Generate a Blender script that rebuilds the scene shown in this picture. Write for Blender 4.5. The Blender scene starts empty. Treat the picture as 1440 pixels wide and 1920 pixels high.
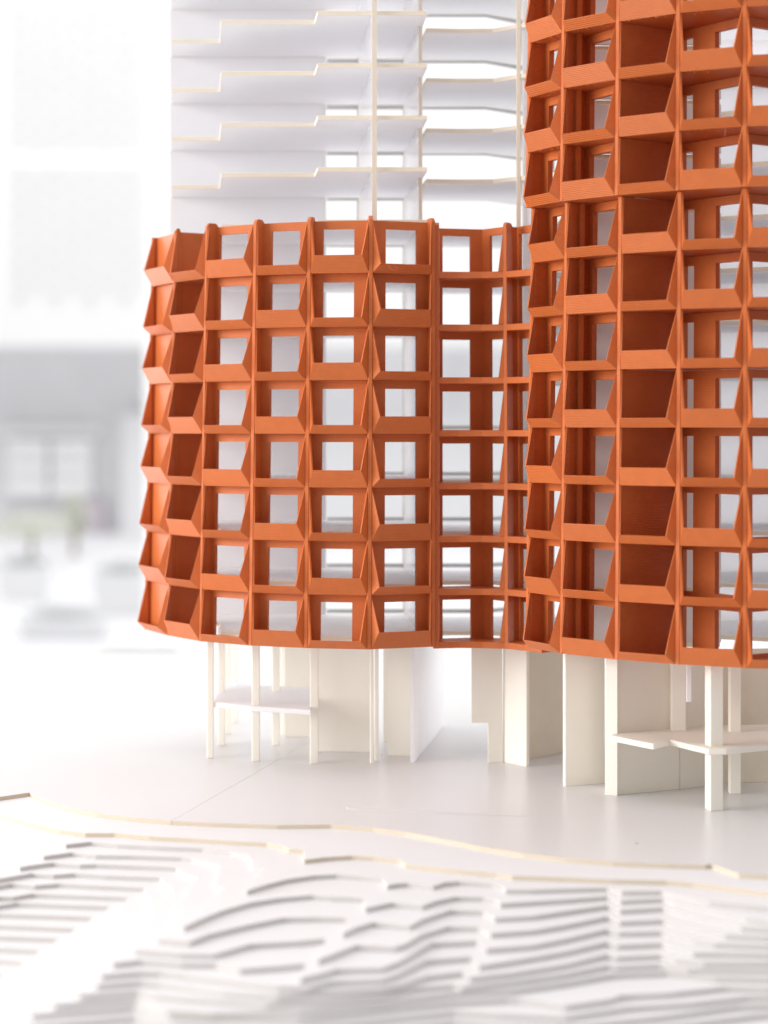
import bpy, bmesh, math, random
from mathutils import Vector

random.seed(7)
# ------------------------------------------------------------------ units
# One model storey is 3.2 cm.  All plans below are written in storeys, with
# z counted from the lens height (the board lies 6.5 storeys below the lens).
S = 0.032
CAMZ = 6.5
F = 3678.0            # focal length in photograph pixels
CX, HY = 720.0, 801.5  # principal column, horizon row

scene = bpy.context.scene
# ------------------------------------------------------------------ camera
cam_d = bpy.data.cameras.new("camera")
cam = bpy.data.objects.new("camera", cam_d)
scene.collection.objects.link(cam)
cam.location = (0, 0, CAMZ * S)
cam.rotation_euler = (math.radians(90), 0, 0)
cam_d.sensor_fit = 'VERTICAL'
cam_d.sensor_height = 36.0
cam_d.sensor_width = 27.0
cam_d.lens = F / 1920 * 36
cam_d.shift_y = (HY - 960) / 1920
cam_d.clip_start = 0.02
cam_d.clip_end = 400
cam_d.dof.use_dof = True
cam_d.dof.focus_distance = 35.6 * S
cam_d.dof.aperture_fstop = 5.3
cam_d.dof.aperture_blades = 9
scene.camera = cam

# ------------------------------------------------------------------ world and lamps
world = bpy.data.worlds.new("World")
scene.world = world
world.use_nodes = True
bg = world.node_tree.nodes["Background"]
bg.inputs[0].default_value = (0.97, 0.98, 1.0, 1)
bg.inputs[1].default_value = 0.43


def area_lamp(name, loc, target, size, power, color=(1, 1, 1)):
    d = bpy.data.lights.new(name, 'AREA')
    d.shape = 'RECTANGLE'
    d.size, d.size_y = size
    d.energy = power
    d.color = color
    o = bpy.data.objects.new(name, d)
    scene.collection.objects.link(o)
    o.location = loc
    o.rotation_euler = (Vector(target) - Vector(loc)).to_track_quat('-Z', 'Y').to_euler()
    return o


area_lamp("side_window_light", (-2.5, 0.45, 0.62), (-0.05, 1.2, 0.2), (1.9, 1.3), 66, (1.0, 0.98, 0.95))
area_lamp("back_window_light", (-2.7, 4.2, 0.5), (0.0, 1.3, 0.35), (2.8, 2.2), 75, (0.98, 0.985, 1.0))
area_lamp("back_window_light", (2.9, 4.2, 0.5), (0.1, 1.3, 0.35), (2.8, 2.2), 60, (0.98, 0.985, 1.0))
area_lamp("overhead_fill", (0.0, 0.8, 2.6), (0.0, 0.8, 0), (2.2, 2.0), 26, (1.0, 0.99, 0.97))  # unseen fill added overhead to lighten terrain and board
area_lamp("street_daylight", (0, 14, 14), (0, 19, 0), (28, 16), 2300, (1.0, 0.99, 0.975))

scene.view_settings.view_transform = 'Standard'
scene.view_settings.look = 'None'
scene.view_settings.exposure = 0.38
scene.view_settings.gamma = 1.0
scene.view_settings.use_curve_mapping = False
scene.render.engine = 'CYCLES'
scene.cycles.max_bounces = 12
scene.cycles.diffuse_bounces = 9
scene.cycles.use_denoising = True


# ------------------------------------------------------------------ materials
def material(name, base, rough=0.5, spec=0.4, noise=0.0, scale=60.0, bump=0.0, bump_scale=400.0,
             layers=0.0, translucent=0.0, clear=0.0, vary=0.0):
    m = bpy.data.materials.new(name)
    m.use_nodes = True
    nt = m.node_tree
    n, l = nt.nodes, nt.links
    p = n["Principled BSDF"]
    out = n["Material Output"]
    p.inputs["Roughness"].default_value = rough
    p.inputs["Specular IOR Level"].default_value = spec
    geo = n.new("ShaderNodeNewGeometry")
    tex = n.new("ShaderNodeTexNoise")
    tex.inputs["Scale"].default_value = scale
    tex.inputs["Detail"].default_value = 5
    l.new(geo.outputs["Position"], tex.inputs["Vector"])
    mix = n.new("ShaderNodeMixRGB")
    lo = tuple(c * (1 - noise) for c in base)
    hi = tuple(min(1, c * (1 + noise)) for c in base)
    mix.inputs[1].default_value = (*lo, 1)
    mix.inputs[2].default_value = (*hi, 1)
    l.new(tex.outputs["Fac"], mix.inputs[0])
    if vary:                      # every printed piece takes the filament a little differently
        oi = n.new("ShaderNodeObjectInfo")
        mr = n.new("ShaderNodeMapRange")
        mr.inputs[3].default_value = 1 - vary
        mr.inputs[4].default_value = 1 + vary
        l.new(oi.outputs["Random"], mr.inputs[0])
        hs = n.new("ShaderNodeHueSaturation")
        l.new(mr.outputs[0], hs.inputs["Value"])
        l.new(mix.outputs[0], hs.inputs["Color"])
        mix = hs
    l.new(mix.outputs[0], p.inputs["Base Color"])
    height = None
    if bump:
        t2 = n.new("ShaderNodeTexNoise")
        t2.inputs["Scale"].default_value = bump_scale
        t2.inputs["Detail"].default_value = 4
        l.new(geo.outputs["Position"], t2.inputs["Vector"])
        height = t2.outputs["Fac"]
    if layers:
        sep = n.new("ShaderNodeSeparateXYZ")
        l.new(geo.outputs["Position"], sep.inputs[0])
        mul = n.new("ShaderNodeMath"); mul.operation = 'MULTIPLY'
        mul.inputs[1].default_value = 2 * math.pi / (0.028 * S)
        l.new(sep.outputs[2], mul.inputs[0])
        sn = n.new("ShaderNodeMath"); sn.operation = 'SINE'
        l.new(mul.outputs[0], sn.inputs[0])
        mul2 = n.new("ShaderNodeMath"); mul2.operation = 'MULTIPLY'
        mul2.inputs[1].default_value = layers
        l.new(sn.outputs[0], mul2.inputs[0])
        if height is not None:
            add = n.new("ShaderNodeMath"); add.operation = 'ADD'
            l.new(height, add.inputs[0]); l.new(mul2.outputs[0], add.inputs[1])
            height = add.outputs[0]
        else:
            height = mul2.outputs[0]
    if height is not None:
        b = n.new("ShaderNodeBump")
        b.inputs["Strength"].default_value = max(bump, 0.1)
        b.inputs["Distance"].default_value = 0.0006
        l.new(height, b.inputs["Height"])
        l.new(b.outputs[0], p.inputs["Normal"])
    if translucent:
        tr = n.new("ShaderNodeBsdfTranslucent")
        l.new(mix.outputs[0], tr.inputs["Color"])
        ms = n.new("ShaderNodeMixShader")
        ms.inputs[0].default_value = translucent
        l.new(p.outputs[0], ms.inputs[1]); l.new(tr.outputs[0], ms.inputs[2])
        l.new(ms.outputs[0], out.inputs["Surface"])
        if clear:
            tp = n.new("ShaderNodeBsdfTransparent")
            mc = n.new("ShaderNodeMixShader")
            mc.inputs[0].default_value = clear
            l.new(ms.outputs[0], mc.inputs[1]); l.new(tp.outputs[0], mc.inputs[2])
            l.new(mc.outputs[0], out.inputs["Surface"])
    return m


M = {
    'terracotta': material('terracotta_print', (0.635, 0.164, 0.043), 0.42, 0.4, 0.10, 160, 0.35, 900, 0.45, 0.10, vary=0.06),
    'board': material('board_white', (0.67, 0.655, 0.66), 0.3, 0.5, 0.02, 14, 0.05, 700),
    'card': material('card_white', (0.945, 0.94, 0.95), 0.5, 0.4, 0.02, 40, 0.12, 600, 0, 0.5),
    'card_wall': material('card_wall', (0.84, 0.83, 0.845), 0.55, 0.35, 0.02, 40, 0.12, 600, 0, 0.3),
    'rail': material('card_rail_shaded', (0.46, 0.45, 0.45), 0.6, 0.3, 0.03, 40, 0.12, 600),  # backlit white card: its shade is put into this darker base colour
    'acrylic': material('frosted_acrylic', (0.93, 0.93, 0.95), 0.35, 0.5, 0.01, 40, 0.1, 300, 0, 0.6, 0.5),
    'shade_sliver_grey': material('shade_sliver_grey', (0.66, 0.645, 0.65), 0.6, 0.3, 0.03, 40, 0.12, 600),  # shade of the white inner wall put into the grey; sliver's own tone
    'cream': material('card_cream', (0.95, 0.92, 0.855), 0.5, 0.35, 0.02, 40, 0.12, 600, 0, 0.25),
    'edge': material('card_cut_edge', (0.80, 0.71, 0.58), 0.6, 0.3, 0.06, 90, 0.2, 900),
    'contour': material('contour_white', (0.71, 0.70, 0.71), 0.55, 0.3, 0.02, 30, 0.08, 500),
    'contour_edge': material('contour_cut_edge', (0.60, 0.565, 0.545), 0.65, 0.2, 0.10, 25, 0.2, 600),
    'cream_edge': material('cream_cut_edge', (0.66, 0.56, 0.44), 0.65, 0.2, 0.10, 25, 0.2, 600),
    'fac_white': material('street_render', (0.88, 0.88, 0.89), 0.7, 0.2, 0.01, 2),
    'fac_upper': material('street_panel', (0.90, 0.895, 0.89), 0.7, 0.2, 0.02, 2),
    'vent': material('vent_grey', (0.68, 0.68, 0.69), 0.7, 0.2, 0.02, 2),
    'fac_grey': material('street_concrete', (0.80, 0.80, 0.81), 0.8, 0.2, 0.12, 1.2),
    'street': material('street_paving', (0.80, 0.80, 0.82), 0.8, 0.2, 0.05, 0.6),
    'glassy': material('window_blind', (0.97, 0.97, 0.97), 0.4, 0.4, 0.01, 4),
    'shrub': material('shrub_leaf', (0.76, 0.77, 0.70), 0.7, 0.2, 0.25, 6),
    'bark': material('shrub_bark', (0.35, 0.3, 0.25), 0.8, 0.2, 0.2, 9),
    'pale_leaf': material('pale_leaf', (0.8, 0.81, 0.81), 0.7, 0.2, 0.2, 6),
    'frame': material('window_frame_white', (0.9, 0.9, 0.9), 0.4, 0.4, 0.0, 5),
    'door': material('door_mauve', (0.62, 0.56, 0.6), 0.6, 0.3, 0.05, 3),
    'grey_sheet': material('grey_sheet', (0.6, 0.61, 0.61), 0.6, 0.3, 0.1, 40),
    'crumb': material('crumb_dark', (0.18, 0.15, 0.13), 0.8, 0.2, 0.1, 90),
}


# ------------------------------------------------------------------ helpers
def W(x, y, z):
    """storeys (z from the lens) -> metres"""
    return Vector((x * S, y * S, (z + CAMZ) * S))


def gx(px, Y):
    return (px - CX) * Y / F


def on(px, py, z):
    """plan point seen at photo position on the level z"""
    Y = -z * F / (py - HY)
    return ((px - CX) * Y / F, Y)


def empty(name, loc):
    o = bpy.data.objects.new(name, None)
    scene.collection.objects.link(o)
    o.location = loc
    o.empty_display_size = 0.02
    return o


def tag(o, label=None, cat=None, group=None, kind=None):
    if label: o["label"] = label
    if cat: o["category"] = cat
    if group: o["group"] = group
    if kind: o["kind"] = kind
    return o


def build(name, verts, faces, mats, parent=None, fmat=None, bevel=0.0, raw=False):
    """verts in storeys unless raw; one mesh object, its origin at the world origin"""
    me = bpy.data.meshes.new(name)
    vs = [v if raw else W(*v) for v in verts]
    me.from_pydata(vs, [], faces)
    for m in (mats if isinstance(mats, (list, tuple)) else [mats]):
        me.materials.append(M[m])
    if fmat:
        for p, k in zip(me.polygons, fmat):
            p.material_index = k
    bm = bmesh.new()
    bm.from_mesh(me)
    bmesh.ops.recalc_face_normals(bm, faces=bm.faces)
    if bevel:
        ed = [e for e in bm.edges if len(e.link_faces) == 2 and e.calc_face_angle(0) > 0.4]
        bmesh.ops.bevel(bm, geom=ed, offset=bevel * S, segments=1, affect='EDGES', profile=0.5, clamp_overlap=True)
    bm.to_mesh(me)
    bm.free()
    o = bpy.data.objects.new(name, me)
    scene.collection.objects.link(o)
    if parent is not None:
        o.parent = parent
        # parts keep world coordinates: undo the parents' offsets
        off = Vector((0, 0, 0))
        q = parent
        while q is not None:
            off += q.location
            q = q.parent
        o.location = -off
    return o


def prism(name, outline, z0, z1, mats, parent=None, bevel=0.0):
    """plan polygon with level faces; mats = one or (face, edge)"""
    n = len(outline)
    v = [(x, y, z0) for x, y in outline] + [(x, y, z1) for x, y in outline]
    f = [list(range(n)), list(range(n, 2 * n))]
    f += [[i, (i + 1) % n, n + (i + 1) % n, n + i] for i in range(n)]
    fm = [0, 0] + [1] * n if isinstance(mats, (list, tuple)) and len(mats) > 1 else None
    return build(name, v, f, mats, parent, fm, bevel)


def hexa(name, p, mats, parent=None, bevel=0.0, fmat=None):
    """p[0:4] one quad, p[4:8] the opposite quad, in the same order"""
    f = [[0, 1, 2, 3], [7, 6, 5, 4], [0, 4, 5, 1], [1, 5, 6, 2], [2, 6, 7, 3], [3, 7, 4, 0]]
    return build(name, p, f, mats, parent, fmat, bevel)


def wall_between(name, a, b, th, z0, z1, mats, parent=None, bevel=0.006):
    """upright card from plan point a to b, thickness th to the far side"""
    a, b = Vector(a), Vector(b)
    d = (b - a).normalized()
    n = Vector((-d.y, d.x)) * th
    if n.y < 0 and abs(d.x) > 0.5:
        n = -n
    pts = [a, b, b + n, a + n]
    # large faces take the first material, the narrow ends the second
    v = [(q.x, q.y, z0) for q in pts] + [(q.x, q.y, z1) for q in pts]
    f = [[0, 1, 2, 3], [4, 5, 6, 7], [0, 1, 5, 4], [1, 2, 6, 5], [2, 3, 7, 6], [3, 0, 4, 7]]
    fm = [1, 1, 0, 1, 0, 1] if isinstance(mats, (list, tuple)) and len(mats) > 1 else None
    return build(name, v, f, mats, parent, fm, bevel)


def post(name, px, py_foot, wpx, z0, z1, mat, parent, depth=None, ground=-6.5, bevel=0.012, turn=0.0):
    x, y = on(px, py_foot, ground)
    w = wpx * y / F / 2
    d = (depth if depth is not None else 2 * w)
    c, s = math.cos(turn), math.sin(turn)
    pts = [(-w, 0), (w, 0), (w, d), (-w, d)]
    pts = [(x + u * c - v * s, y + u * s + v * c) for u, v in pts]
    return prism(name, pts, z0, z1, mat, parent, bevel)


# ------------------------------------------------------------------ base board and terrain
GZ = -6.5            # board top
T = 0.066            # thickness of one contour sheet
# cut lines of the sheets as they run across the model, top sheet first
CON = [
 [(-60,1504),(0,1494),(55,1486),(75,1498),(120,1513),(180,1525),(240,1532),(320,1539),(400,1543),(520,1547),(620,1546),(700,1552),(760,1560),(830,1573),(900,1587),(980,1600),(1060,1609),(1150,1616),(1250,1620),(1322,1622),(1332,1620),(1385,1638),(1440,1641),(1520,1646)],
 [(-60,1510),(0,1527),(60,1545),(110,1556),(160,1562),(215,1562),(280,1568),(360,1572),(440,1577),(500,1580),(530,1586),(541,1591),(568,1593),(571,1612),(610,1607),(660,1604),(700,1606),(748,1611),(760,1620),(830,1628),(870,1632),(930,1637),(960,1642),(1060,1645),(1150,1649),(1250,1651),(1300,1655),(1440,1673),(1520,1684)],
 [(-60,1540),(0,1553),(60,1567),(124,1583),(170,1578),(220,1583),(300,1587),(380,1590),(430,1596),(462,1603),(470,1609),(474,1624),(495,1628),(463,1670),(500,1658),(540,1648),(590,1641),(630,1639),(680,1643),(716,1647),(726,1660),(745,1656),(765,1655),(812,1661),(835,1654),(860,1652),(920,1656),(941,1659),(948,1668),(1000,1668),(1060,1666),(1138,1664),(1166,1671),(1240,1670),(1262,1676),(1330,1690),(1400,1697),(1520,1708)],
 [(-60,1566),(0,1582),(40,1592),(82,1605),(135,1598),(180,1603),(250,1604),(340,1607),(360,1609),(395,1617),(412,1624),(404,1660),(423,1665),(345,1738),(380,1722),(420,1706),(470,1692),(520,1684),(585,1678),(620,1681),(681,1684),(685,1703),(710,1697),(735,1692),(792,1698),(820,1688),(855,1681),(905,1682),(928,1686),(939,1694),(1000,1690),(1060,1686),(1138,1680),(1164,1688),(1242,1684),(1264,1692),(1330,1706),(1400,1722),(1520,1736)],
 [(-60,1598),(0,1610),(37,1626),(60,1622),(100,1617),(150,1621),(180,1620),(260,1623),(330,1626),(345,1637),(372,1645),(330,1703),(347,1709),(295,1760),(355,1766),(390,1752),(460,1735),(530,1721),(600,1720),(650,1721),(643,1750),(670,1738),(700,1729),(740,1733),(768,1736),(795,1722),(845,1706),(905,1708),(928,1721),(1000,1717),(1060,1708),(1138,1697),(1163,1706),(1242,1701),(1264,1708),(1320,1722),(1390,1738),(1440,1741),(1520,1744)],
 [(-60,1658),(0,1647),(60,1637),(100,1640),(140,1637),(200,1641),(300,1645),(313,1660),(326,1668),(250,1745),(266,1752),(252,1781),(340,1788),(402,1789),(470,1770),(560,1765),(610,1760),(596,1800),(630,1787),(668,1772),(740,1776),(760,1770),(790,1752),(840,1737),(897,1738),(920,1750),(1000,1744),(1060,1734),(1138,1718),(1162,1728),(1242,1724),(1262,1730),(1312,1742),(1360,1752),(1440,1756),(1520,1756)],
 [(-60,1668),(0,1660),(20,1656),(65,1660),(110,1656),(180,1660),(270,1664),(276,1680),(285,1690),(195,1796),(212,1806),(262,1800),(340,1806),(405,1806),(450,1817),(530,1811),(572,1807),(563,1835),(600,1826),(630,1817),(716,1815),(750,1802),(810,1768),(892,1764),(912,1779),(1000,1772),(1060,1760),(1137,1742),(1160,1748),(1240,1746),(1260,1752),(1300,1762),(1340,1768),(1440,1772),(1520,1770)],
 [(-60,1690),(0,1681),(25,1681),(60,1675),(110,1677),(240,1682),(150,1806),(190,1828),(260,1822),(300,1822),(400,1835),(520,1850),(580,1850),(620,1840),(716,1836),(748,1826),(800,1800),(882,1794),(898,1811),(980,1798),(1060,1784),(1137,1766),(1158,1772),(1240,1768),(1262,1776),(1300,1786),(1350,1786),(1440,1788),(1520,1786)],
 [(-60,1704),(0,1697),(30,1692),(100,1695),(205,1699),(103,1820),(182,1846),(262,1840),(300,1843),(420,1860),(520,1867),(600,1860),(716,1852),(752,1846),(800,1830),(866,1822),(880,1833),(960,1824),(1060,1808),(1137,1789),(1156,1794),(1238,1790),(1266,1798),(1320,1804),(1440,1804),(1520,1802)],
 [(-60,1714),(0,1713),(100,1716),(175,1719),(57,1837),(150,1865),(258,1858),(290,1865),(340,1870),(500,1882),(600,1876),(720,1864),(780,1852),(850,1846),(866,1850),(960,1840),(1060,1826),(1138,1810),(1156,1812),(1238,1808),(1290,1816),(1440,1818),(1520,1816)],
 [(-60,1732),(0,1734),(142,1740),(28,1855),(102,1884),(170,1878),(255,1873),(312,1893),(400,1898),(560,1896),(720,1878),(850,1862),(960,1856),(1060,1842),(1138,1828),(1156,1826),(1250,1822),(1340,1832),(1440,1834),(1520,1832)],
 [(-60,1752),(0,1755),(110,1759),(3,1872),(60,1902),(250,1888),(320,1905),(560,1912),(720,1892),(850,1878),(950,1872),(975,1873),(1060,1886),(1142,1874),(1166,1866),(1250,1862),(1360,1850),(1440,1852),(1520,1850)],
 [(-60,1774),(0,1777),(75,1781),(-20,1888),(50,1924),(250,1906),(330,1922),(560,1930),(720,1910),(850,1896),(940,1902),(1060,1906),(1180,1888),(1300,1880),(1400,1868),(1520,1866)],
 [(-60,1796),(0,1799),(45,1803),(-50,1905),(20,1950),(250,1924),(330,1942),(560,1950),(720,1930),(850,1914),(960,1922),(1090,1922),(1250,1904),(1380,1886),(1520,1880)],
 [(-60,1820),(0,1824),(12,1826),(-80,1925),(0,1975),(250,1948),(560,1974),(720,1954),(850,1938),(1000,1944),(1150,1934),(1300,1918),(1420,1902),(1520,1896)],
]


def contour_points(k):
    z = GZ - k * T
    return [on(px, py, z) for px, py in CON[k]], z


board = empty('base_board', W(0, 40, GZ))
tag(board, kind='structure')
front, _ = contour_points(0)
XL, XR, YB = -16.0, 18.0, 57.0
sa, sb = on(322, 1539, GZ), on(575, 1394, GZ)          # the joint between the two boards
sdx = (sb[0] - sa[0]) / (sb[1] - sa[1])
join_back = (sa[0] + (YB - sa[1]) * sdx, YB)
cut = [i for i, c in enumerate(CON[0]) if c[0] <= 320][-1]
g = 0.0035
left = front[:cut] + [(sa[0] - g, sa[1]), (join_back[0] - g, YB), (XL, YB), (XL, front[0][1])]
right = [(sa[0] + g, sa[1])] + front[cut + 1:] + [(XR, front[-1][1]), (XR, YB), (join_back[0] + g, YB)]
for ol in (left, right):
    prism('board_sheet', ol, GZ - T, GZ, ('board', 'cream_edge'), board)

terrain = empty('terrain', W(0, 30, GZ))
tag(terrain, kind='structure')
for k in range(1, len(CON)):
    pts, z = contour_points(k)
    back = max(p[1] for p in contour_points(k - 1)[0]) + 1.5
    ol = pts + [(pts[-1][0] + 3, pts[-1][1]), (pts[-1][0] + 3, back), (pts[0][0] - 3, back), (pts[0][0] - 3, pts[0][1])]
    prism('contour_sheet', ol, z - T, z - 0.001, ('contour', 'cream_edge' if k == 1 else 'contour_edge'), terrain)
zl = GZ - len(CON) * T
prism('bottom_sheet', [(-12, 14), (12, 14), (12, 36), (-12, 36)], zl - T, zl - 0.001, ('contour', 'contour_edge'), terrain)
# the trestle top that carries board and terrain
prism('bottom_sheet', [(-16, 13.6), (18, 13.6), (18, 57.4), (-16, 57.4)], zl - 0.9, zl - T - 0.002, ('contour', 'contour_edge'), terrain)


# ------------------------------------------------------------------ terracotta lattice
class Tower:
    def __init__(self, root, centre, flare, modules):
        self.root, self.c, self.fl, self.mod = root, Vector(centre), flare, modules

    def at(self, p, z):
        zb = max([m for m in self.mod if z >= m - 1e-6] or [self.mod[0]])
        s = 1 - self.fl * (z - zb) / 8.0
        q = self.c + (Vector(p) - self.c) * s
        return q


def bay_frame(a, b):
    d = (b - a).normalized()
    return d, Vector((d.y, -d.x))      # along, outward (towards the lens for a facade running left to right)


MW = 0.037            # half width of a mullion
PR = 0.18             # how far the ledges stand proud
INS = 0.092


def panel_mesh(name, tw, a, b, z0, z1, wins, th, parent, m=None):
    """upright panel from plan point a to b with rectangular openings (s0,s1,z0,z1)"""
    ss = sorted(set([0.0, 1.0] + [w for q in wins for w in q[:2]]))
    zs = sorted(set([z0, z1] + [w for q in wins for w in q[2:]]))
    verts, idx, faces = [], {}, []
    A, B = Vector(a), Vector(b)
    d = (B - A).normalized()
    nin = Vector((-d.y, d.x)) * th

    def vid(i, j, k):
        if (i, j, k) not in idx:
            p = A + (B - A) * ss[i] + (nin if k else Vector((0, 0)))
            q = tw.at(p, (z0 + zs[j]) / 2 if False else zs[j] if zs[j] < z1 else z1 - 1e-4)
            idx[(i, j, k)] = len(verts)
            verts.append((q.x, q.y, zs[j]))
        return idx[(i, j, k)]

    def solid(i, j):
        if i < 0 or j < 0 or i >= len(ss) - 1 or j >= len(zs) - 1:
            return False
        sm, zm = (ss[i] + ss[i + 1]) / 2, (zs[j] + zs[j + 1]) / 2
        return not any(q[0] < sm < q[1] and q[2] < zm < q[3] for q in wins)

    for i in range(len(ss) - 1):
        for j in range(len(zs) - 1):
            if not solid(i, j):
                continue
            for k in (0, 1):
                faces.append([vid(i, j, k), vid(i + 1, j, k), vid(i + 1, j + 1, k), vid(i, j + 1, k)])
            if not solid(i - 1, j): faces.append([vid(i, j, 0), vid(i, j + 1, 0), vid(i, j + 1, 1), vid(i, j, 1)])
            if not solid(i + 1, j): faces.append([vid(i + 1, j, 0), vid(i + 1, j + 1, 0), vid(i + 1, j + 1, 1), vid(i + 1, j, 1)])
            if not solid(i, j - 1): faces.append([vid(i, j, 0), vid(i + 1, j, 0), vid(i + 1, j, 1), vid(i, j, 1)])
            if not solid(i, j + 1): faces.append([vid(i, j + 1, 0), vid(i + 1, j + 1, 0), vid(i + 1, j + 1, 1), vid(i, j + 1, 1)])
    return build(name, verts, faces, m or 'terracotta', parent)


def s_at(tw, a, b, px, z=-0.5):
    """where on the plan segment the photo column px falls"""
    A, B = tw.at(a, z), tw.at(b, z)
    r = (px - CX) / F            # X = r*Y
    d = B - A
    return (r * A.y - A.x) / (d.x - r * d.y)


def ledge_and_fins(tw, a, b, zb, zt, hl, parent, proud=PR, ins=INS, ins_left=INS):
    def pt(s_off, from_b, z, q):
        zz = min(z, zt - 1e-4)
        A, B = tw.at(a, zz), tw.at(b, zz)
        d, n = bay_frame(A, B)
        o = (B - d * s_off) if from_b else (A + d * s_off)
        o = o + n * q
        return (o.x, o.y, z)
    th = 0.03
    o = [pt(MW, 0, zb, 0), pt(MW, 1, zb, 0), pt(MW + ins, 1, zb + hl, proud), pt(MW + ins_left, 0, zb + hl, proud)]
    i = [pt(MW, 0, zb + 0.055, -th), pt(MW, 1, zb + 0.055, -th),
         pt(MW + ins, 1, zb + hl + 0.002, proud - th), pt(MW + ins_left, 0, zb + hl + 0.002, proud - th)]
    hexa('ledge', o + i, 'terracotta', parent, 0.004)
    for e, ins in ((1, ins), (0, ins_left)):
        T0, B0, P0 = pt(MW - 0.002, e, zt - 0.004, 0.0), pt(MW - 0.002, e, zb + 0.004, 0.0), pt(MW + ins, e, zb + hl, proud - 0.003)
        T1, B1, P1 = pt(MW + 0.018, e, zt - 0.004, -0.02), pt(MW + 0.02, e, zb + 0.03, -0.05), pt(MW + ins + 0.022, e, zb + hl - 0.004, proud - 0.012)
        build('fin', [T0, B0, P0, T1, B1, P1],
              [[0, 1, 2], [5, 4, 3], [0, 3, 4, 1], [1, 4, 5, 2], [2, 5, 3, 0]], 'terracotta', parent, None, 0.0)


def mullion(tw, roots, i, z0, z1, depth, cap=0.07, name='mullion', wide=MW):
    p = Vector(roots[i])
    ns = []
    if i > 0: ns.append(bay_frame(Vector(roots[i - 1]), p)[1])
    if i < len(roots) - 1: ns.append(bay_frame(p, Vector(roots[i + 1]))[1])
    n = sum(ns, Vector((0, 0))).normalized()
    d = Vector((-n.y, n.x))
    def ring(z, qf, qb):
        c = tw.at(p, z)
        return [(*(c - d * wide + n * qf), z), (*(c + d * wide + n * qf), z), (*(c + d * wide - n * qb), z), (*(c - d * wide - n * qb), z)]
    zt = z1 - 1e-4
    rings = [ring(z0, 0.012, depth), ring(zt, 0.012, depth)]
    if cap:
        r = ring(zt, 0.0, depth * 0.8)
        rings.append([(x, y, z1 + cap) for x, y, z in ring(zt, -0.045, depth * 0.75)])
    v = [q for r in rings for q in r]
    f = [[0, 1, 2, 3]]
    for k in range(len(rings) - 1):
        o = 4 * k
        f += [[o + j, o + (j + 1) % 4, o + 4 + (j + 1) % 4, o + 4 + j] for j in range(4)]
    o = 4 * (len(rings) - 1)
    f.append([o, o + 1, o + 2, o + 3])
    return build(name, v, f, 'terracotta', tw.root, None, 0.006)


def soffit(tw, outline, z, parent, th=0.05):
    pts = [tw.at(p, z + 1e-3) for p in outline]
    return prism('soffit', [(p.x, p.y) for p in pts], z + 0.001, z + th, 'terracotta', parent)


TALL, SHORT = 0.325, 0.165

# ------------------------------------------------------------------ tower with the lattice skirt
tl = empty('tower_model', W(gx(600, 39), 39, GZ))
tag(tl, "white open-slab tower model wrapped low down in a terracotta lattice, left of centre", "model")
LT = Tower(tl, (1.2, 41.5), 0.024, [-4.12])
Lroots = [(gx(px, y), y) for px, y in
          [(272, 40.05), (315, 38.85), (376, 37.8), (469, 37.05), (573, 36.62), (692, 36.4), (812, 36.85)]]
Lwin = {2: (406, 460), 3: (505, 559), 4: (603, 662), 5: (722, 781)}
RD = 0.22
for r, k in enumerate(range(3, -5, -1)):
    zb, zt = k - 0.12, k + 0.88
    for c in range(6):
        a, b = Vector(Lroots[c]), Vector(Lroots[c + 1])
        d, n = bay_frame(a, b)
        pa, pb = a - n * RD, b - n * RD
        wins = []
        if c in Lwin:
            s0, s1 = s_at(LT, pa, pb, Lwin[c][0]), s_at(LT, pa, pb, Lwin[c][1])
            wins = [(max(0.05, s0), min(0.95, s1), zb + 0.115, zt - 0.155)]
        if c == 0:
            pa, pb = a - n * 0.10, b - n * 0.13
        if c == 1:          # blank card running back to the right, like the loggia of the taller tower
            pa, pb = a - n * 0.05, a + Vector((0.80, 0.50))
        bay = panel_mesh('facade_bay', LT, pa, pb, zb + 0.05, zt, wins, 0.07, tl)
        tall = (c + r) % 2 == 0
        ledge_and_fins(LT, a, b, zb, zt, TALL if tall else SHORT, bay, PR, INS, -0.02 if c == 0 else INS)
        soffit(LT, [a, b, b - n * 0.29, pb - n * 0.07, pa - n * 0.07] if c == 1 else [a, b, pb - n * 0.07, pa - n * 0.07], zb, bay)
for i in range(7):
    mullion(LT, Lroots, i, -4.12, 3.88, (0.13, 0.12, RD + 0.06)[min(i, 2)], 0.07 if i else 0.0, 'mullion', (0.018, 0.026, 0.032, MW)[min(i, 3)])

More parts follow.
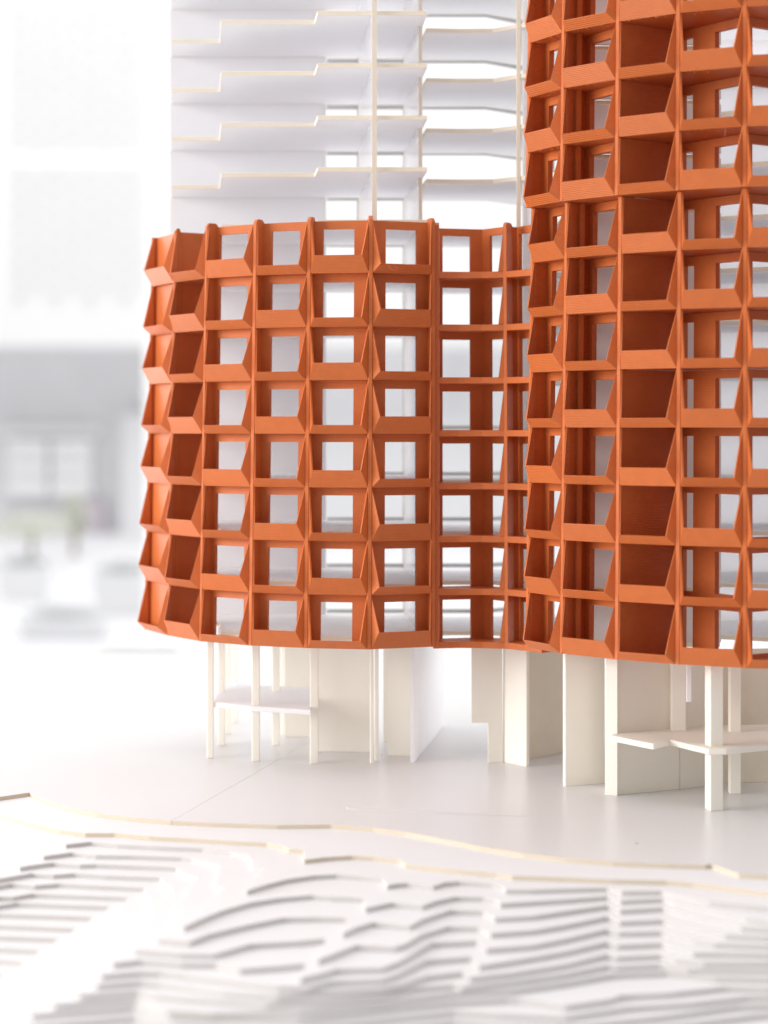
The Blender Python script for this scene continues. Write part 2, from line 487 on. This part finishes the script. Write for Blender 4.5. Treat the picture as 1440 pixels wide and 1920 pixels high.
# inward-curving part of the skirt beside it
Droots = [(gx(817.5, 37.0), 37.0), (gx(950, 36.95), 36.95), (gx(1014, 36.3), 36.3)]
Dfold = {0: [(824, 37.62), (906, 37.86), (951, 37.30)], 1: [(954, 37.3), (973, 37.4), (1020, 36.6)]}
Dwin = {0: [(830, 883), (919, 950)], 1: [None, (975, 1010)]}
for r, k in enumerate(range(3, -5, -1)):
    zb, zt = k - 0.17, k + 0.83
    for c in range(2):
        a, b = Vector(Droots[c]), Vector(Droots[c + 1])
        fold = [Vector((gx(px, y), y)) for px, y in Dfold[c]]
        bay = None
        for j in range(2):
            pa, pb = fold[j], fold[j + 1]
            w = Dwin[c][j]
            wins = []
            if w:
                s0, s1 = s_at(LT, pa, pb, w[0]), s_at(LT, pa, pb, w[1])
                wins = [(max(0.04, s0), min(0.96, s1), zb + 0.115, zt - 0.14)]
            o = panel_mesh('facade_bay' if bay is None else 'side_panel', LT, pa, pb, zb + 0.05, zt, wins, 0.07, bay or tl)
            bay = bay or o
        # a plain level ledge, no hood
        fr = [a + (b - a) * t for t in (0.0, 0.33, 0.66, 1.0)]
        dd, nn = bay_frame(a, b)
        bow = [0.0, -0.10, -0.10, 0.0] if c == 0 else [0, 0, 0, 0]
        ol = [p + nn * q for p, q in zip(fr, bow)]
        lp = [LT.at(p, zb + 1e-3) for p in ol] + [LT.at(p, zb + 1e-3) for p in (fold[2], fold[1], fold[0])]
        prism('ledge', [(p.x, p.y) for p in lp], zb, zb + 0.12, 'terracotta', bay, 0.006)
        # the splayed fin at the right end of the bay
        A, B = LT.at(a, zb), LT.at(b, zb)
        dd, nn = bay_frame(A, B)
        Bt = LT.at(b, zt - 0.01)
        q0 = B - dd * 0.02; q1 = B - dd * 0.13; t0 = Bt - dd * 0.02
        v = [(*(q0), zb + 0.12), (*(q1), zb + 0.12), (*(t0), zt - 0.004),
             (*(q0 - nn * 0.2), zb + 0.12), (*(q1 - nn * 0.2), zb + 0.12), (*(t0 - nn * 0.2), zt - 0.004)]
        build('fin', v, [[0, 1, 2], [5, 4, 3], [0, 3, 4, 1], [1, 4, 5, 2], [2, 5, 3, 0]], 'terracotta', bay)
for i in range(3):
    mullion(LT, Droots, i, -4.17, 3.83, 0.42 if i == 0 else 0.3, 0.05, 'mullion', 0.055 if i == 0 else MW)

# white floors and walls of that tower
slabA = [(gx(p, y), y) for p, y in [(321, 42.0), (321, 40.4), (412, 40.4), (414, 38.5), (590, 38.5), (595, 37.65), (801, 37.65), (770, 42.0), (612, 42.0)]]
slabB = [(gx(p, y), y) for p, y in [(799, 39.0), (860, 39.08), (925, 39.05), (950, 38.8), (973, 38.6), (1040, 37.95), (1075, 40.5), (1035, 42.9), (975, 42.6), (910, 42.0), (774, 42.0)]]
TH = 0.085
for k in range(-4, 12):
    jig = random.uniform(-0.012, 0.012)
    prism('floor_slab', slabA, k - TH + jig, k + jig, ('card', 'edge'), tl, 0.006)
    prism('floor_slab', slabB, k - TH - 0.06 - jig, k - 0.06 - jig, ('card', 'edge'), tl, 0.006)
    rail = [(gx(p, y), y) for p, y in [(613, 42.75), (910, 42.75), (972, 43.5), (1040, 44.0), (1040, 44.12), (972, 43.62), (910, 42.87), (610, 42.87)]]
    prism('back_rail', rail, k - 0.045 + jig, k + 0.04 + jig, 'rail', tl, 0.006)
    # closed back wall, one card per storey
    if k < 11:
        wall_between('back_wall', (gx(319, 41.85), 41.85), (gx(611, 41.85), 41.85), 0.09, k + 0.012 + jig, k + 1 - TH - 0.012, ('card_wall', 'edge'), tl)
wall_between('cross_wall', (gx(707, 37.5), 37.5), (gx(681, 41.95), 41.95), 0.1, -4.05, 11.2, ('acrylic', 'edge'), tl)
wall_between('cross_wall', (gx(792, 38.7), 38.7), (gx(764, 41.95), 41.95), 0.08, -4.05, 11.2, ('acrylic', 'edge'), tl)
wall_between('side_wall', (gx(979, 38.75), 38.75), (gx(1035, 38.2), 38.2), 0.08, -4.1, 11.2, ('card', 'edge'), tl)
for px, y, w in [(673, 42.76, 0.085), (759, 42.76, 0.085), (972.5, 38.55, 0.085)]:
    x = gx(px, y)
    prism('column', [(x - w / 2, y), (x + w / 2, y), (x + w / 2, y + w), (x - w / 2, y + w)], -4.05, 11.2, 'edge' if y < 40 else 'rail', tl, 0.008)  # back posts share the card whose backlit shade is in its colour

# its undercroft
U = -4.085
for px, py, w in [(394, 1422, 12), (479.5, 1428, 14.5), (589, 1432, 15.5), (697, 1432, 7), (706, 1427, 8),
                  (415, 1398, 13), (427.5, 1376, 11), (440, 1356, 10), (517.5, 1398, 14), (529, 1378, 6)]:
    post('column', px, py, w, GZ + 0.001, U, 'cream', tl)
def G(px, py): return on(px, py, GZ)
wall_between('wall', G(596, 1409), G(697, 1411), 0.1, GZ + 0.001, U, ('cream', 'edge'), tl)
wall_between('wall', G(533, 1382), G(584, 1382), 0.1, GZ + 0.001, U, ('cream', 'edge'), tl)
wall_between('wall', G(727, 1417), G(770, 1418), 0.1, GZ + 0.001, U, ('cream', 'edge'), tl)
wall_between('wall', G(718.5, 1391), G(729, 1391), 0.1, GZ + 0.001, U, ('cream', 'edge'), tl)
hexp = [G(769.5, 1430), G(777, 1430), G(832, 1362), G(824, 1362)]
prism('wall', hexp, GZ + 0.001, U, 'card', tl, 0.008)
mz = [on(px, py, -5.4) for px, py in [(398, 1316), (470, 1324), (583, 1331), (583, 1290), (430, 1279), (412, 1290)]]
prism('mezzanine', mz, -5.5, -5.4, 'card', tl, 0.01)
# stepped card under the inward-curving part
a, b = G(884, 1431), G(942, 1430)
A, B = Vector(a), Vector(b)
st = A + (B - A) * ((915 - 884) / 58)
zs = -(1355 - HY) * st.y / F
v = []
for dy in (0, 0.09):
    v += [(A.x, A.y + dy, U), (A.x, A.y + dy, zs), (st.x, st.y + dy, zs), (st.x, st.y + dy, GZ + 0.001), (B.x, B.y + dy, GZ + 0.001), (B.x, B.y + dy, U)]
build('stepped_wall', v, [list(range(6)), list(range(6, 12))] + [[i, (i + 1) % 6, 6 + (i + 1) % 6, 6 + i] for i in range(6)], 'cream', tl, None, 0.006)
wall_between('wall', G(943, 1429), G(987, 1438), 0.08, GZ + 0.001, U, ('cream', 'cream'), tl)
wall_between('wall', G(988, 1424), G(1062, 1411), 0.08, GZ + 0.001, U, ('edge', 'edge'), tl)

# ------------------------------------------------------------------ tall lattice tower
tr = empty('tower_model', W(7.0, 36, GZ))
tag(tr, "taller terracotta lattice tower model on white legs, nearest and cut by the frame", "model")
RT = Tower(tr, (7.6, 39.0), 0.022, [-4.0, 4.0])
Rroots = [(gx(px, y), y) for px, y in [(988, 35.7), (1053, 34.7), (1156, 33.8), (1270, 33.1), (1396, 32.6), (1524, 32.3)]]
E = [Vector(p) for p in Rroots]
def inw(i, q):
    d, n = bay_frame(E[i], E[i + 1]); return n * -q
c0a, c0b = E[0] + inw(0, 0.33), E[1] + inw(0, 0.30)
c1d, c1b = E[1] + inw(1, 0.62), E[2] + inw(1, 0.28)
vdeep, c3b = Vector((5.20, 34.66)), Vector((6.12, 33.36))
c4b = Vector((7.45, 34.25))
Rbays = {
    0: dict(panels=[(c0a, c0b, [(1022 + 9, 1080)]), (E[0] + inw(0, 0.04), c0a, [])], floor=[E[0], E[1], c0b, c0a]),
    1: dict(panels=[(c1d, c1b, [(1108, 1158)]), (E[1] + inw(1, 0.06), c1d, [])], floor=[E[1], E[2], c1b, c1d]),
    2: dict(panels=[(E[2] + inw(2, 0.06), vdeep, [])], floor=[E[2], E[3], vdeep]),
    3: dict(panels=[(vdeep, c3b, [(1281, 1300), (1341, 1386)])], floor=[E[3], E[4], c3b, vdeep]),
    4: dict(panels=[(c3b + Vector((0.03, 0.0)), c4b, [(1411, 1490)])], floor=[E[4], E[5], c4b, c3b]),
}
for k in range(8, -5, -1):
    zb = float(k)
    zt = k + 1 - (0.004 if k == 3 else 0.0)
    for c in range(5):
        a, b = E[c], E[c + 1]
        bay = None
        for (pa, pb, ws) in Rbays[c]['panels']:
            wins = []
            for w in ws:
                s0, s1 = s_at(RT, pa, pb, w[0]), s_at(RT, pa, pb, w[1])
                wins.append((max(0.04, s0), min(0.95, s1), zb + 0.12, zt - 0.15))
            o = panel_mesh('facade_bay' if bay is None else 'side_wall', RT, pa, pb, zb + 0.05, zt, wins, 0.10, bay or tr)
            bay = bay or o
        tall = (k % 2 != 0) == (c % 2 == 0)
        ledge_and_fins(RT, a, b, zb, zt, (TALL if tall else SHORT) * 0.97, bay)
        mid = (a + b) / 2
        fl_ = Rbays[c]['floor']
        soffit(RT, fl_[:2] + [p + (p - mid).normalized() * (0.36 if k == 4 else 0.12) for p in fl_[2:]] + ([fl_[0] + inw(2, 0.2)] if c == 2 else []), zb + 0.0016 * c, bay)
for z0, z1 in ((-4.0, 3.996), (4.0, 9.0)):
    for i in range(6):
        mullion(RT, Rroots, i, z0, z1, 0.09, 0.0)
slabR = [(3.35, 36.2), (6.2, 36.2), (6.25, 37.6), (8.6, 36.4), (12, 36.2), (12, 41), (3.35, 41)]
for k in range(-4, 9):
    prism('floor_slab', slabR, k - 0.05, k + 0.04, ('card', 'edge'), tr, 0.006)
    if k < 8:
        wall_between('inner_wall', (gx(1080, 36.1), 36.1), (gx(1352, 36.1), 36.1), 0.09, k + 0.045, k + 0.945, ('shade_sliver_grey', 'edge'), tr)  # white card, its indoor shade given as a grey base colour
        wall_between('back_wall', (6.3, 40.2), (12, 40.2), 0.09, k + 0.045, k + 0.945, ('card', 'edge'), tr)
# undercroft of the tall tower
U2 = -4.06
wall_between('wall', G(1060, 1475), G(1134, 1469), 0.1, GZ + 0.001, U2, ('cream', 'cream'), tr)
prism('wall', [G(1135, 1491), G(1158, 1493), G(1160, 1478), G(1136, 1477)], GZ + 0.001, U2, 'cream', tr, 0.01)
wall_between('wall', G(1158, 1491), G(1274.5, 1480), 0.1, GZ + 0.001, U2, ('cream', 'edge'), tr)
wall_between('wall', G(1275.5, 1480), G(1326, 1474), 0.1, GZ + 0.001, U2, ('cream', 'edge'), tr)
wall_between('wall', G(1300, 1470), G(1460, 1466), 0.1, GZ + 0.001, U2, ('edge', 'edge'), tr)
post('column', 1344, 1521, 26, GZ + 0.001, -4.0, 'cream', tr, turn=0.25)
post('column', 1273, 1487, 27, -5.399, U2, 'cream', tr)
post('column', 1379, 1489, 21, GZ + 0.001, U2, 'cream', tr)
mz2 = [on(px, py, -5.4) for px, py in [(1146, 1379), (1225, 1395), (1256, 1387), (1328, 1404), (1362, 1404), (1460, 1394), (1460, 1358), (1290, 1360), (1158, 1364)]]
prism('mezzanine', mz2, -5.5, -5.4, 'cream', tr, 0.01)
hx, hy = gx(1292, 34.2), 34.2
prism('hanging_strip', [(hx - 0.045, hy), (hx + 0.045, hy), (hx + 0.045, hy + 0.06), (hx - 0.045, hy + 0.06)], -(1316 - HY) * hy / F, U2 + 0.02, 'card', tr, 0.006)

# stray filament hairs left by the printer, and crumbs of support stuck under the upper ledges
def hair(parent, path, Y, rad=0.0035):
    pts = [Vector((gx(px, Y), Y - 0.04 * math.sin(1.3 * j), -(py - HY) * Y / F)) for j, (px, py) in enumerate(path)]
    v, f = [], []
    for j, p in enumerate(pts):
        d = (pts[min(j + 1, len(pts) - 1)] - pts[max(j - 1, 0)]).normalized()
        a = d.cross(Vector((0, 1, 0))).normalized() * rad
        b = Vector((0, 1, 0)) * rad
        v += [tuple(p + a), tuple(p + b), tuple(p - a), tuple(p - b)]
    for j in range(len(pts) - 1):
        f += [[4 * j + q, 4 * j + (q + 1) % 4, 4 * j + 4 + (q + 1) % 4, 4 * j + 4 + q] for q in range(4)]
    f += [[3, 2, 1, 0], [len(v) - 4, len(v) - 3, len(v) - 2, len(v) - 1]]
    build('filament_hair', v, f, 'terracotta', parent)


for path, Y in [([(728, 497), (733, 505), (741, 507), (746, 501), (739, 498)], 36.3),
                ([(366, 560), (369, 557), (374, 556), (379, 548)], 37.9),
                ([(437, 520), (438, 524), (436, 529)], 37.0),
                ([(549, 914), (553, 917), (557, 916)], 36.5),
                ([(1048, 62), (1046, 66), (1043, 68)], 34.3),
                ([(1362, 240), (1359, 248), (1358, 256)], 32.4)]:
    hair(tl if path[0][0] < 900 else tr, path, Y)

for k in (5, 6, 7, 8):
    for c in (0, 1, 2, 3):
        if (k, c) in ((5, 2), (5, 1)):
            continue
        A, B = RT.at(E[c], k + 1e-3), RT.at(E[c + 1], k + 1e-3)
        d, n = bay_frame(A, B)
        v, f = [], []
        for _ in range(60 if c in (0, 3) else 30):
            t, q = random.uniform(0.08, 0.92), abs(random.gauss(0, 0.09))
            p = A + (B - A) * t - n * (0.01 + q)
            r = random.uniform(0.008, 0.026)
            o = Vector((p.x, p.y, k + 0.002))
            j = len(v)
            for u in range(4):
                w = Vector((random.gauss(0, 1), random.gauss(0, 1), -abs(random.gauss(0, 0.8)))) * r * 0.7
                if u == 0: w = Vector((0, 0, 0.004))
                v.append(tuple(o + w))
            f += [[j, j + 1, j + 2], [j, j + 2, j + 3], [j, j + 3, j + 1], [j + 1, j + 3, j + 2]]
        o = build('support_residue', v, f, 'terracotta', tr)
        o["kind"] = "stuff"

# ------------------------------------------------------------------ small things on the board
pts = [(650, 1514.5), (720, 1517), (800, 1521), (900, 1527), (988, 1531.5), (900, 1529), (800, 1525), (720, 1521), (652, 1517)]
sl = prism('card_sliver', [G(*p) for p in pts], GZ + 0.001, GZ + 0.012, 'shade_sliver_grey')
tag(sl, "thin curved cream card sliver lying flat on the board before the towers", "card sliver")
for i, (px, py, r, lab) in enumerate([(1194, 1582, 0.018, "tiny dark crumb on the board below the taller tower's legs"),
                                      (601, 1411, 0.012, "tiny dark crumb at the foot of the wide undercroft wall"),
                                      (716, 1416, 0.012, "tiny dark crumb in the gap right of the thin pillar")]):
    x, y = G(px, py)
    v, f = [], []
    for a_ in range(6):
        t = a_ * math.pi / 3 + 0.3
        v.append((x + r * random.uniform(.7, 1.2) * math.cos(t), y + r * random.uniform(.7, 1.2) * math.sin(t), GZ + 0.001))
    v += [(x + (p[0] - x) * 0.6, y + (p[1] - y) * 0.6, GZ + r * 0.9) for p in v[:6]]
    f = [list(range(6)), list(range(6, 12))] + [[j, (j + 1) % 6, 6 + (j + 1) % 6, 6 + j] for j in range(6)]
    tag(build('crumb', v, f, 'crumb'), lab, "crumb", "crumbs on the board")
gs = prism('grey_sheet', [G(186, 1222.5), G(330, 1224), G(330, 1221), G(215, 1220)], GZ + 0.001, GZ + 0.12, 'grey_sheet')
tag(gs, "thin grey sheet lying at the far edge of the white board", "sheet")


# ------------------------------------------------------------------ what shows through the window behind
def bx(px0, px1, py0, py1, Y, depth, name, mat, parent, bevel=0.0):
    """upright block at distance Y whose front fills that photo rectangle"""
    x0, x1 = gx(px0, Y), gx(px1, Y)
    z0, z1 = -(py1 - HY) * Y / F, -(py0 - HY) * Y / F
    p = [(x0, Y, z0), (x1, Y, z0), (x1, Y, z1), (x0, Y, z1)]
    return hexa(name, p + [(x, Y + depth, z) for x, _, z in p], mat, parent, bevel)


SG = -46.0           # street level
st_ = build('street', [(-900, 60, SG), (900, 60, SG), (900, 1600, SG), (-900, 1600, SG)], [[0, 1, 2, 3]], 'street')
tag(st_, kind='structure')

fb = empty('street_building', W(gx(140, 800), 800, SG))
tag(fb, "pale blurred building across the street with a jutting white upper floor", "building")
bx(-900, 1700, -900, 648, 800, 60, 'upper_storey', 'fac_upper', fb)
bx(-900, 290, 600, 1012, 856, 20, 'ground_wall', 'fac_grey', fb)
bx(290.5, 1700, 600, 1012, 853, 23, 'ground_wall', 'fac_white', fb)
bx(836, 880, 656, 770, 851, 3, 'shutter', 'fac_grey', fb)
bx(228, 300, 775, 1010, 846, 9, 'pier', 'fac_white', fb)
bx(0, 186, 800, 818, 850, 5, 'awning', 'fac_white', fb)
for i in range(2):
    for j in range(3):
        x0 = 14 + i * 82; y0 = 826 + j * 35
        w = bx(x0, x0 + 75, y0, y0 + 30, 849, 6, 'window', 'glassy', fb)
        bx(x0 - 2, x0 + 77, y0 + 30, y0 + 32.5, 847, 7, 'sill', 'fac_white', w)
bx(150, 194, 935, 1010, 848, 7, 'door', 'door', fb)
# small recessed vents of the upper floor, in a loose grid
vm = None
for i in range(8):
    for j in range(17):
        px, py = 36 + i * 33, 12 + j * 34 + (i % 2) * 14
        if py > 560 or 284 < py < 306: continue
        if vm is None:
            vm = bx(px - 6, px + 6, py - 6, py + 6, 798.5, 3, 'vent', 'vent', fb)
            x00, z00 = gx(px, 798.5), -(py - HY) * 798.5 / F
        else:
            o = vm.copy(); scene.collection.objects.link(o)
            x, z = gx(px, 798.5), -(py - HY) * 798.5 / F
            o.location = vm.location + Vector(((x - x00) * S, 0, (z - z00) * S))


def shrub(px, py, Y, h, r, label):
    x = gx(px, Y)
    root = empty('shrub', W(x, Y, SG))
    tag(root, label, "shrub", "shrubs along the street")
    zc = -(py - HY) * Y / F
    n = 6
    v = [(x + 1.2 * math.cos(2 * math.pi * i / n), Y + 1.2 * math.sin(2 * math.pi * i / n), SG) for i in range(n)]
    v += [(x + 0.6 * math.cos(2 * math.pi * i / n), Y + 0.6 * math.sin(2 * math.pi * i / n), zc) for i in range(n)]
    build('trunk', v, [list(range(n)), list(range(n, 2 * n))] + [[i, (i + 1) % n, n + (i + 1) % n, n + i] for i in range(n)], 'bark', root)
    v, f = [], []
    for _ in range(900):
        d = Vector((random.gauss(0, 1), random.gauss(0, 1), random.gauss(0, 1))).normalized() * random.random() ** 0.4
        c = Vector((x + d.x * r, Y + d.y * r, zc + d.z * h))
        a = Vector((random.gauss(0, 1), random.gauss(0, 1), random.gauss(0, 1))).normalized() * 0.9
        b = Vector((random.gauss(0, 1), random.gauss(0, 1), random.gauss(0, 1))).normalized() * 0.6
        i = len(v)
        v += [tuple(c - a), tuple(c + b), tuple(c + a), tuple(c - b)]
        f.append([i, i + 1, i + 2, i + 3])
    o = build('crown', v, f, 'shrub', root)
    o["kind"] = "stuff"


shrub(140, 968, 700, 9, 5, "blurred yellow-green shrub beside the mauve door across the street")
shrub(60, 985, 640, 5, 13, "low wide blurred green shrub under the far windows")


def planter(px, py, Y, w, h, label):
    x = gx(px, Y)
    z = -(py - HY) * Y / F
    root = empty('planter', W(x, Y, SG))
    tag(root, label, "planter", "planters in the street")
    v = []
    for zz, k in ((SG, 0.8), (z, 1.0)):
        v += [(x - w * k, Y - w * 0.5 * k, zz), (x + w * k, Y - w * 0.5 * k, zz), (x + w * k, Y + w * 0.5 * k, zz), (x - w * k, Y + w * 0.5 * k, zz)]
    hexa('tub', v, 'fac_white', root, 0.4)
    v, f = [], []
    for _ in range(500):
        d = Vector((random.gauss(0, 1), random.gauss(0, 1), abs(random.gauss(0, 1)))).normalized() * random.random() ** 0.4
        c = Vector((x + d.x * w * 0.95, Y + d.y * w * 0.45, z + d.z * h))
        a = Vector((random.gauss(0, 1), random.gauss(0, 1), random.gauss(0, 1))).normalized() * 0.8
        b = Vector((random.gauss(0, 1), random.gauss(0, 1), random.gauss(0, 1))).normalized() * 0.5
        i = len(v)
        v += [tuple(c - a), tuple(c + b), tuple(c + a), tuple(c - b)]
        f.append([i, i + 1, i + 2, i + 3])
    o = build('planting', v, f, 'pale_leaf', root)
    o["kind"] = "stuff"


planter(45, 1062, 520, 7, 3, "blurred white planter nearest the left edge beyond the board")
planter(235, 1075, 480, 8, 3, "blurred white planter beyond the board beside the lattice's left side")
planter(120, 1160, 430, 10, 3, "blurred white planter between the two others, nearest the board")

wf = empty('window_frame', W(gx(290, 110), 110, SG))
tag(wf, "white window frame post and transom behind the tower models", "window")
bx(268, 316, -200, 1420, 110, 2.2, 'frame_post', 'frame', wf)
bx(-200, 267.5, 284, 304, 110.3, 1.6, 'transom', 'frame', wf)
bx(-200, 1700, 1330, 1420, 108.0, 6, 'frame_sill', 'frame', wf)
